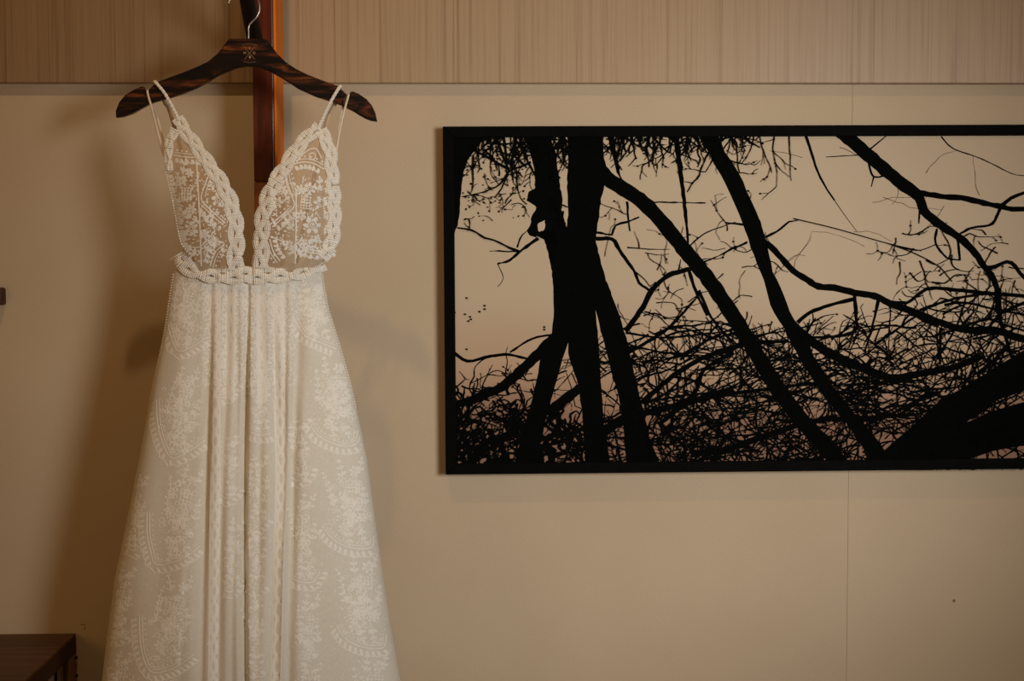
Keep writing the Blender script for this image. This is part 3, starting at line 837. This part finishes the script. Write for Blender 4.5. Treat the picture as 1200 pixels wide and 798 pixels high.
def sprig(mb, S, x, y, a, ln, rg, leaves=True):
    pts = [(x, y)]; k = 0; aa = a
    while k * 4 < ln:
        aa += rg.gauss(0, .1); x += 4 * cos(aa); y += 4 * sin(aa); pts.append((x, y)); k += 1
    cord(mb, S, pts, 1.0)
    for i, p in enumerate(pts[1:]):
        s = 1 - i / len(pts)
        if leaves and i % 2 == 0:
            for sd in (-1, 1): leaf(mb, S, p[0], p[1], aa + sd * .9, 3 + 4 * s, 2 + 1.6 * s)
        else: dot(mb, S, p[0], p[1], .9 + .8 * s)
    leaf(mb, S, pts[-1][0], pts[-1][1], aa, 5, 3)
def grid(mb, S, x, y, w_, h_, a, st=4.2):
    ca, sa = cos(a), sin(a)
    T = lambda u, v: (x + ca * u - sa * v, y + sa * u + ca * v)
    u = -w_ / 2
    while u <= w_ / 2 + .1:
        cord(mb, S, [T(u, -h_ / 2), T(u, h_ / 2)], .9); u += st
    v = -h_ / 2
    while v <= h_ / 2 + .1:
        cord(mb, S, [T(-w_ / 2, v), T(w_ / 2, v)], .9); v += st
def offset(P, d):
    out = []; n = len(P)
    for i in range(n):
        t = P[min(i + 1, n - 1)] - P[max(i - 1, 0)]; l = t.length or 1
        out.append((P[i].x - t.y / l * d, P[i].y + t.x / l * d))
    return out
def border(mb, S, path, rg, out=1, tooth=10.0, sp=5.0):
    """double line with a fringe of leaf-shaped teeth; out = side of the fringe"""
    P = catmull(path, 3.0)
    cord(mb, S, path, 1.5); cord(mb, S, offset(P, -3.6 * out)[::2], 1.1)
    d = 0; n = len(P); e1 = []
    for i in range(n - 1):
        sl = (P[i + 1] - P[i]).length; d += sl
        t = (P[i + 1] - P[i]) / (sl or 1)
        nx, ny = -t.y * out, t.x * out
        if d >= sp:
            d = 0
            a = atan2(ny + t.y * .4, nx + t.x * .4)
            leaf(mb, S, P[i].x + nx * 2.2, P[i].y + ny * 2.2, a, tooth, 4.6, h=.0008)
            dot(mb, S, P[i].x - nx * 6.5, P[i].y - ny * 6.5, 1.3)
            e1.append((P[i].x + nx * (tooth + 1), P[i].y + ny * (tooth + 1)))
            e1.append((P[i].x + nx * (tooth - 1.5) + t.x * sp / 2, P[i].y + ny * (tooth - 1.5) + t.y * sp / 2))
    if len(e1) > 2: cord(mb, S, e1, 1.4, 2.5)
def bouquet(mb, S, x, y, w_, h_, tilt, rg):
    """grid basket, roses, leaves and sprigs round (x, y), h_ high"""
    ca, sa = cos(tilt), sin(tilt)
    T = lambda u, v: (x + ca * u * w_ - sa * v * h_, y + sa * u * w_ + ca * v * h_)
    g = T(.12, -.22); grid(mb, S, g[0], g[1], w_ * .34, h_ * .17, tilt + .15)
    q = T(0, .04); rose(mb, S, q[0], q[1], min(w_, h_) * .22, rg)
    q = T(.22, -.42); rose(mb, S, q[0], q[1], min(w_, h_) * .13, rg)
    q = T(-.22, .28); rose(mb, S, q[0], q[1], min(w_, h_) * .13, rg)
    q = T(.24, .18); rose(mb, S, q[0], q[1], min(w_, h_) * .12, rg)
    for u, v, a, l in ((-.34, .0, -1.65, .40), (-.08, -.34, -1.5, .2), (.3, -.38, -1.2, .14), (.36, .05, -1.4, .2), (-.1, .3, 1.8, .16), (.15, .3, 1.4, .16)):
        q = T(u, v); sprig(mb, S, q[0], q[1], a + tilt, l * h_, rg)
    for k in range(int(w_ * h_ / 18)):
        q = T(max(-.48, min(.48, rg.gauss(0, .2))), max(-.5, min(.45, rg.gauss(.02, .2))))
        if rg.random() < .75: leaf(mb, S, q[0], q[1], rg.uniform(0, 6.3), rg.uniform(2.2, 4.6), rg.uniform(1.1, 2.2))
        else: ring(mb, S, q[0], q[1], rg.uniform(2, 3.6), 1.0, rg, 1, 6)

# ---- skirt motifs: (border path, fringe side, bouquet cx, cy, w, h, tilt)
motifs = [
    ([(196, 378), (200, 394), (208, 411), (222, 408), (240, 397)], 1, 216, 366, 36, 78, .08),
    ([(183, 468), (184, 492), (189, 515), (200, 536), (216, 532), (240, 516)], 1, 211, 485, 44, 96, .06),
    ([(172, 600), (172, 625), (176, 645), (182, 661), (200, 660), (220, 651), (234, 640)], 1, 211, 606, 46, 104, .10),
    ([(163, 722), (164, 750), (168, 772), (178, 788), (196, 786), (214, 777), (228, 766)], 1, 200, 730, 50, 100, .08),
    ([(124.5, 748), (136, 748), (146, 745), (155, 738)], 1, 141, 710, 24, 84, .05),
    ([(122, 838), (134, 848), (146, 846), (156, 838)], 1, 138, 806, 30, 70, .05),
    ([(150, 640), (156, 646), (164, 640)], 1, 158, 602, 16, 80, .1),
    ([(256, 466), (266, 464), (278, 448)], 1, 268, 436, 16, 50, .0),
    ([(258, 580), (268, 584), (280, 570)], 1, 269, 548, 16, 60, .0),
    ([(262, 690), (270, 694), (283, 676)], 1, 272, 650, 18, 70, .0),
    ([(290, 505), (304, 510), (318, 508)], 1, 304, 466, 24, 74, -.05),
    ([(290, 625), (300, 618), (314, 606)], 1, 302, 574, 22, 66, -.05),
    ([(290, 684), (300, 690), (310, 684)], 1, 300, 655, 16, 50, -.05),
    ([(291, 780), (300, 786), (308, 780)], 1, 299, 742, 15, 70, -.05),
    ([(345, 374), (356, 392), (374, 401), (394, 409)], 1, 369, 366, 40, 62, -.22),
    ([(361, 492), (370, 508), (386, 518), (404, 523), (419, 519), (423, 505)], 1, 392, 470, 50, 88, -.16),
    ([(377, 616), (388, 630), (402, 639), (418, 643), (436, 641), (438, 628)], 1, 410, 592, 50, 92, -.14),
    ([(394, 733), (404, 748), (420, 757), (436, 760), (450, 758), (453, 744)], 1, 424, 706, 54, 96, -.12),
    ([(340, 560), (350, 563), (359, 558), (364, 545)], 1, 351, 530, 20, 66, -.05),
    ([(341, 678), (356, 683), (368, 681), (375, 668)], 1, 356, 632, 26, 90, -.06),
    ([(343, 800), (358, 806), (374, 802)], 1, 361, 752, 30, 96, -.06),
    ([(168, 890), (180, 902), (200, 900), (228, 884)], 1, 198, 850, 50, 90, .08),
    ([(404, 848), (424, 866), (444, 872), (462, 866)], 1, 436, 820, 54, 90, -.1),
]
for i, (path, sd, cx, cy, bw, bh, tl) in enumerate(motifs):
    rg = random.Random(100 + i)
    m = MB()
    border(m, SK, path, rg, sd, tooth=9.5)
    bouquet(m, SK, cx, cy, bw, bh, tl, rg)
    m.build('lace_motif', M_LACE, dress)

# vertical openwork bands down the skirt
def ladder(xt, xm, xb, y0, y1, wpx):
    m = MB()
    xa = lambda y: interp([330, 570, 800, 1000], [xt, xm, xb, xb - (xm - xb) * .3], y)
    ys = [y0 + (y1 - y0) * k / 60 for k in range(61)]
    for sd in (-1, 1): cord(m, SK, [(xa(y) + sd * wpx / 2, y) for y in ys[::2]], 2.2, 6, h=.0006)
    for ph in (0, pi):
        P = []
        y = y0
        while y < y1:
            P.append((xa(y) + wpx * .36 * sin(2 * pi * y / 44 + ph), y)); y += 5.5
        cord(m, SK, P, 4.2, 4, h=.0007)
    y = y0; 
    while y < y1:
        for sd in (-1, 1): leaf(m, SK, xa(y) + sd * wpx * .1, y, pi / 2 - sd * .7, 5, 2.2)
        y += 7
    m.build('ladder_trim', M_LACE, dress, label='narrow braided openwork band down the skirt')
ladder(252, 252, 250, 336, 860, 11)
ladder(271, 268, 268, 336, 470, 9)
ladder(326, 329, 323, 336, 860, 11)
ladder(305, 308, 306, 336, 470, 9)
# beaded ground under the waist and along the gathers
m = MB(); rg = random.Random(5)
for k in range(4200):
    py = 332 + 120 * rg.random() ** 1.5
    wgt = rg.random()
    px = rg.uniform(236, 346) if wgt < .72 else rg.uniform(200, 380)
    if wgt >= .72 and py > 395: continue
    if rg.random() < .5: dot(m, SK, px, py, rg.uniform(.7, 1.4))
    else: leaf(m, SK, px, py, rg.choice((.8, 2.3, 1.5)) + rg.gauss(0, .2), rg.uniform(3, 5), 1.5)
m.build('waist_beadwork', M_LACE, dress, kind='stuff')
# sparse sprigs between the motifs
m = MB()
for k in range(240):
    py = rg.uniform(430, 860); px = rg.uniform(interp(sil_y, sil_l, py) + 3, interp(sil_y, sil_r, py) - 3)
    if rg.random() < .5: dot(m, SK, px, py, rg.uniform(.7, 1.3))
    else: leaf(m, SK, px, py, rg.uniform(0, 6.3), rg.uniform(3, 6), rg.uniform(1.2, 2.4))
m.build('scattered_embroidery', M_LACE, dress, kind='stuff')
# beaded side edges of the skirt
for xs_, sd in ((sil_l, 1), (sil_r, -1)):
    m = MB(); py = 322.0
    while py < 480:
        z = at(300, py, YC)[2]
        x = interp(zn, xl_ if sd > 0 else xr_, -z)
        bead(m, (x, YC - .004, z), .0015, True)
        bead(m, (x + sd * .0032, YC - .012, z + .001), .0014, True); py += 3.1
    m.build('edge_beading', M_BEAD, dress, kind='stuff')

# ---- lace on the cups
def cup_lace(name, draw):
    m = MB(); draw(m); m.build(name, M_LACE, dress)
def left_lace(m):
    rg = random.Random(31)
    cord(m, CU, [(230, 184), (232, 220), (234, 260), (236, 312)], 1.7)
    border(m, CU, [(204, 182), (218, 184), (234, 185), (243, 189)], rg, 1, 7, 5)
    P = [(249, 196), (241, 214), (236, 234), (248, 247), (263, 261)]
    cord(m, CU, P, 1.2, 3)
    for p in catmull(P, 3.0): dot(m, CU, p.x, p.y, 1.2)
    border(m, CU, [(236, 240), (248, 252), (262, 264)], rg, 1, 8, 5.5)
    cord(m, CU, [(252, 198), (244, 216), (240, 231)], 1.2); rose(m, CU, 256, 234, 8, rg); rose(m, CU, 250, 216, 6, rg)
    grid(m, CU, 219, 228, 12, 15, .05, 3.4)
    for x, y, r in ((213, 212, 6), (222, 203, 5), (212, 252, 9), (224, 245, 6), (207, 236, 5), (224, 268, 8), (240, 275, 6), (254, 284, 5), (214, 276, 6)): rose(m, CU, x, y, r, rg)
    P = [(208, 272), (217, 286), (232, 290), (244, 280), (252, 270)]
    cord(m, CU, P, 1.3); 
    for p in catmull(P, 3.4): dot(m, CU, p.x, p.y + 4, 1.2)
    border(m, CU, [(246, 312), (252, 296), (263, 286)], rg, -1, 8, 5)
    for q in ((232, 300, -2.4, 20), (238, 296, -.8, 20), (233, 262, -2.5, 18), (236, 260, -.7, 18), (214, 205, -1.4, 14), (206, 222, -1.3, 16), (262, 246, -1.2, 12), (236, 200, -.6, 10)): sprig(m, CU, q[0], q[1], q[2], q[3], rg)
    for k in range(330):
        x, y = rg.uniform(203, 268), rg.uniform(198, 306)
        if x < interp([p[1] for p in cupL_out], [p[0] for p in cupL_out], y) + 4 or x > interp([p[1] for p in cupL_in], [p[0] for p in cupL_in], y) - 18: continue
        leaf(m, CU, x, y, rg.uniform(0, 6.3), rg.uniform(2.5, 5.5), rg.uniform(1, 2.3))
def right_lace(m):
    rg = random.Random(47)
    cord(m, CU, [(347, 222), (347, 260), (346, 309)], 1.7)
    border(m, CU, [(342, 193), (354, 190), (366, 191), (380, 198)], rg, 1, 7, 5)
    cord(m, CU, [(347, 190), (358, 178), (370, 174), (377, 186)], 1.3); ring(m, CU, 366, 183, 4, 1.2, rg)
    P = [(333, 200), (337, 220), (345, 240), (334, 250), (318, 262)]
    cord(m, CU, P, 1.2, 3)
    for p in catmull(P, 3.0): dot(m, CU, p.x, p.y, 1.2)
    border(m, CU, [(344, 244), (333, 254), (319, 266)], rg, -1, 8, 5.5)
    border(m, CU, [(334, 196), (337, 214), (343, 232)], rg, 1, 7, 5)
    rose(m, CU, 325, 237, 7, rg); rose(m, CU, 330, 222, 5, rg)
    grid(m, CU, 359, 236, 12, 17, .1, 3.4)
    for x, y, r in ((363, 221, 7), (352, 222, 6), (376, 238, 8), (366, 264, 10), (382, 252, 6), (353, 252, 6), (384, 270, 6), (338, 288, 6), (384, 222, 4), (372, 280, 5)): rose(m, CU, x, y, r, rg)
    P = [(348, 284), (358, 294), (374, 297), (392, 293)]
    for p in catmull(P, 3.2): dot(m, CU, p.x, p.y - 3, 1.2)
    border(m, CU, P, rg, 1, 6, 5)
    border(m, CU, [(316, 280), (320, 294), (328, 306)], rg, -1, 7, 5)
    for q in ((346, 298, -2.4, 30), (347, 300, -.8, 16), (345, 270, -2.4, 18), (372, 226, -1.2, 14), (388, 246, -1.5, 18), (354, 280, 1.4, 12), (365, 276, 1.5, 14), (378, 276, 1.4, 12), (320, 246, -1.8, 12)): sprig(m, CU, q[0], q[1], q[2], q[3], rg)
    for k in range(330):
        x, y = rg.uniform(318, 394), rg.uniform(206, 300)
        if x < interp([p[1] for p in cupR_in], [p[0] for p in cupR_in], y) + 18: continue
        leaf(m, CU, x, y, rg.uniform(0, 6.3), rg.uniform(2.5, 5.5), rg.uniform(1, 2.3))
cup_lace('cup_lace', left_lace); cup_lace('cup_lace', right_lace)

# ---- braided beaded trims
def braid(name, S, path, w0, w1, period, label=None, lift=.003, rows=4):
    P = catmull(path, 1.0)
    n = len(P); d = [0.0]
    for i in range(1, n): d.append(d[-1] + (P[i] - P[i - 1]).length)
    root = MB()
    def nrm(i):
        t = P[min(i + 1, n - 1)] - P[max(i - 1, 0)]; l = t.length or 1
        return -t.y / l, t.x / l
    def row(m, off, hgt, r, sp=2.2, low=False):
        s_ = 0.0; i = 0
        while s_ < d[-1]:
            while i < n - 1 and d[i] < s_: i += 1
            hw = (w0 + (w1 - w0) * s_ / d[-1]) / 2
            nx, ny = nrm(i)
            o_ = off(s_, hw)
            bead(m, S(P[i].x + nx * o_, P[i].y + ny * o_, hgt(s_)), r * PX, low)
            s_ += sp
    row(root, lambda s_, hw: 0.0, lambda s_: 0.0, 1.0)
    part = root.build(name, M_BEAD, dress, label=label, kind='stuff')
    for st in (0, 1, 2):                                  # three plaited strands, each several bead rows wide
        m = MB()
        ph = lambda s_: pi * s_ / period + st * 2 * pi / 3
        up = lambda s_: lift * (.6 + .36 * cos(2 * ph(s_)))
        for r in range(rows):
            u = r - (rows - 1) / 2
            row(m, lambda s_, hw: hw * .63 * sin(ph(s_)) + u * hw * .74 / rows, lambda s_: up(s_) + (.0007 if abs(u) < 1 else 0), 1.2 if abs(u) < 1 else 1.08)
        vs = []; cnt = 0
        for i in range(0, n, 2):                          # tape under the beads
            s_ = d[i]; hw = (w0 + (w1 - w0) * s_ / d[-1]) / 2; nx, ny = nrm(i)
            for o2 in (-.36, 0, .36):
                o_ = hw * .63 * sin(ph(s_)) + o2 * hw * .8
                vs.append(S(P[i].x + nx * o_, P[i].y + ny * o_, up(s_) - .0002))
            cnt += 1
        m.add(vs, [(3 * i + q, 3 * i + q + 1, 3 * i + q + 4, 3 * i + q + 3) for i in range(cnt - 1) for q in (0, 1)])
        m.build('braid_strand', M_BEAD, part, kind='stuff')
    return part
def inset(path, d):
    P = [Vector(p) for p in path]
    return offset(P, d)
braid('braided_trim', CU, [(208, 139), (215, 151), (226, 166), (240, 186), (255, 207), (267, 228), (274, 250), (277, 275), (276, 300), (275, 316)], 16, 23, 40, 'braided bead trim of the left neckline')
braid('braided_trim', CU, [(373, 149), (362, 159), (348, 174), (332, 198), (319, 219), (311, 240), (307, 265), (306, 290), (306, 315)], 17, 22, 40, 'braided bead trim of the right neckline')
braid('braided_trim', CU, [(205, 152), (199, 166), (197, 182), (198, 200)], 13, 9, 30, 'narrow bead trim of the left armhole', rows=3)
braid('braided_trim', CU, [(376, 153), (386, 175), (389, 200), (391, 225), (392, 250), (391, 272), (386, 290), (376, 302)], 17, 18, 36, 'braided bead trim of the right armhole')
def WB(px, py, lift=0.0):
    p = at(px, py, YC); zc_ = min(p[2], ZTOP)
    return at(px, py, front(p[0], zc_) - .006 - lift)
braid('waist_braid', WB, [(208, 299), (213, 306.5), (222, 313), (236, 319), (256, 322), (285, 323), (315, 322), (343, 319.5), (362, 314), (379, 307)], 23, 22, 40, 'broad braided bead belt at the waist')
m = MB(); rg = random.Random(9)
for y in range(196, 300, 3):
    x = interp([p[1] for p in cupL_out], [p[0] for p in cupL_out], y)
    bead(m, CU(x + 1, y, .0005), .0016, True); leaf(m, CU, x + 2, y, rg.uniform(-.4, .8), 7, 3)
m.build('edge_beading', M_LACE, dress, kind='stuff')

# ---- straps over the hanger
def strap(front_px, top_px, back_px, lab):
    """beaded cord: up the front, over the hanger, down the back"""
    yf, yb = YH - HT - .0042, YH + HT + .0035
    pts = [CU(front_px[0][0], front_px[0][1], .004)] + [at(x, y, yf) for x, y in front_px[1:]] + [at(top_px[0], top_px[1], YH)] 
    P = catmull(pts, .0016)
    m = MB(); tube(m, P, .0026, 8)
    for k in range(len(P)):
        for j in range(3):
            a = k * .55 + j * 2 * pi / 3
            p = P[k]; bead(m, (p[0] + .0022 * cos(a), p[1] + .0022 * sin(a) - .0003, p[2]), .0013, True)
    part = m.build('shoulder_strap', M_BEAD, dress, label=lab)
    pts = [at(top_px[0], top_px[1], YH)] + [at(x, y, yb) for x, y in back_px] 
    end = at(back_px[-1][0] + (46 if top_px[0] < 290 else -34), 318, YC + .036)
    pts.append(end)
    m = MB(); tube(m, catmull(pts, .008), [.0026] * len(catmull(pts, .008)), 8, rx=1.5)
    m.build('rear_strap', M_BACKSTRAP, part)
strap([(210, 141), (206, 133), (194, 111), (185, 99.5)], (181.8, 95.5), [(183, 99), (193, 120), (204, 147)], 'beaded shoulder strap over the left arm of the hanger')
strap([(373, 152), (375.5, 145), (387, 120.5), (396, 105)], (399, 100.5), [(398, 104), (392, 123), (379, 159)], 'beaded shoulder strap over the right arm of the hanger')
def ribbon(fp, bp, lab):
    yf, yb = YH - HT - .0020, YH + HT + .0025
    m = MB()
    pts = [at(*p, yf) for p in fp] + [at(*p, yb) for p in bp]
    P = catmull(pts, .004)
    tube(m, P, .0010, 8, rx=1.9, ref=(0, 1, 0))
    m.build('hanging_ribbon', M_RIBBON, dress, label=lab)
ribbon([(193.5, 186), (189, 171), (183.5, 150), (178, 127), (173.6, 112), (172.8, 106.5)], [(174.4, 107), (178.6, 121), (185, 140), (194, 176)], 'thin satin loop in the left notch of the hanger')
ribbon([(393, 184), (396.5, 162), (401, 140), (405.5, 122), (408.4, 111.5)], [(407, 112), (402, 125), (397.5, 150), (393, 186)], 'thin satin loop in the right notch of the hanger')
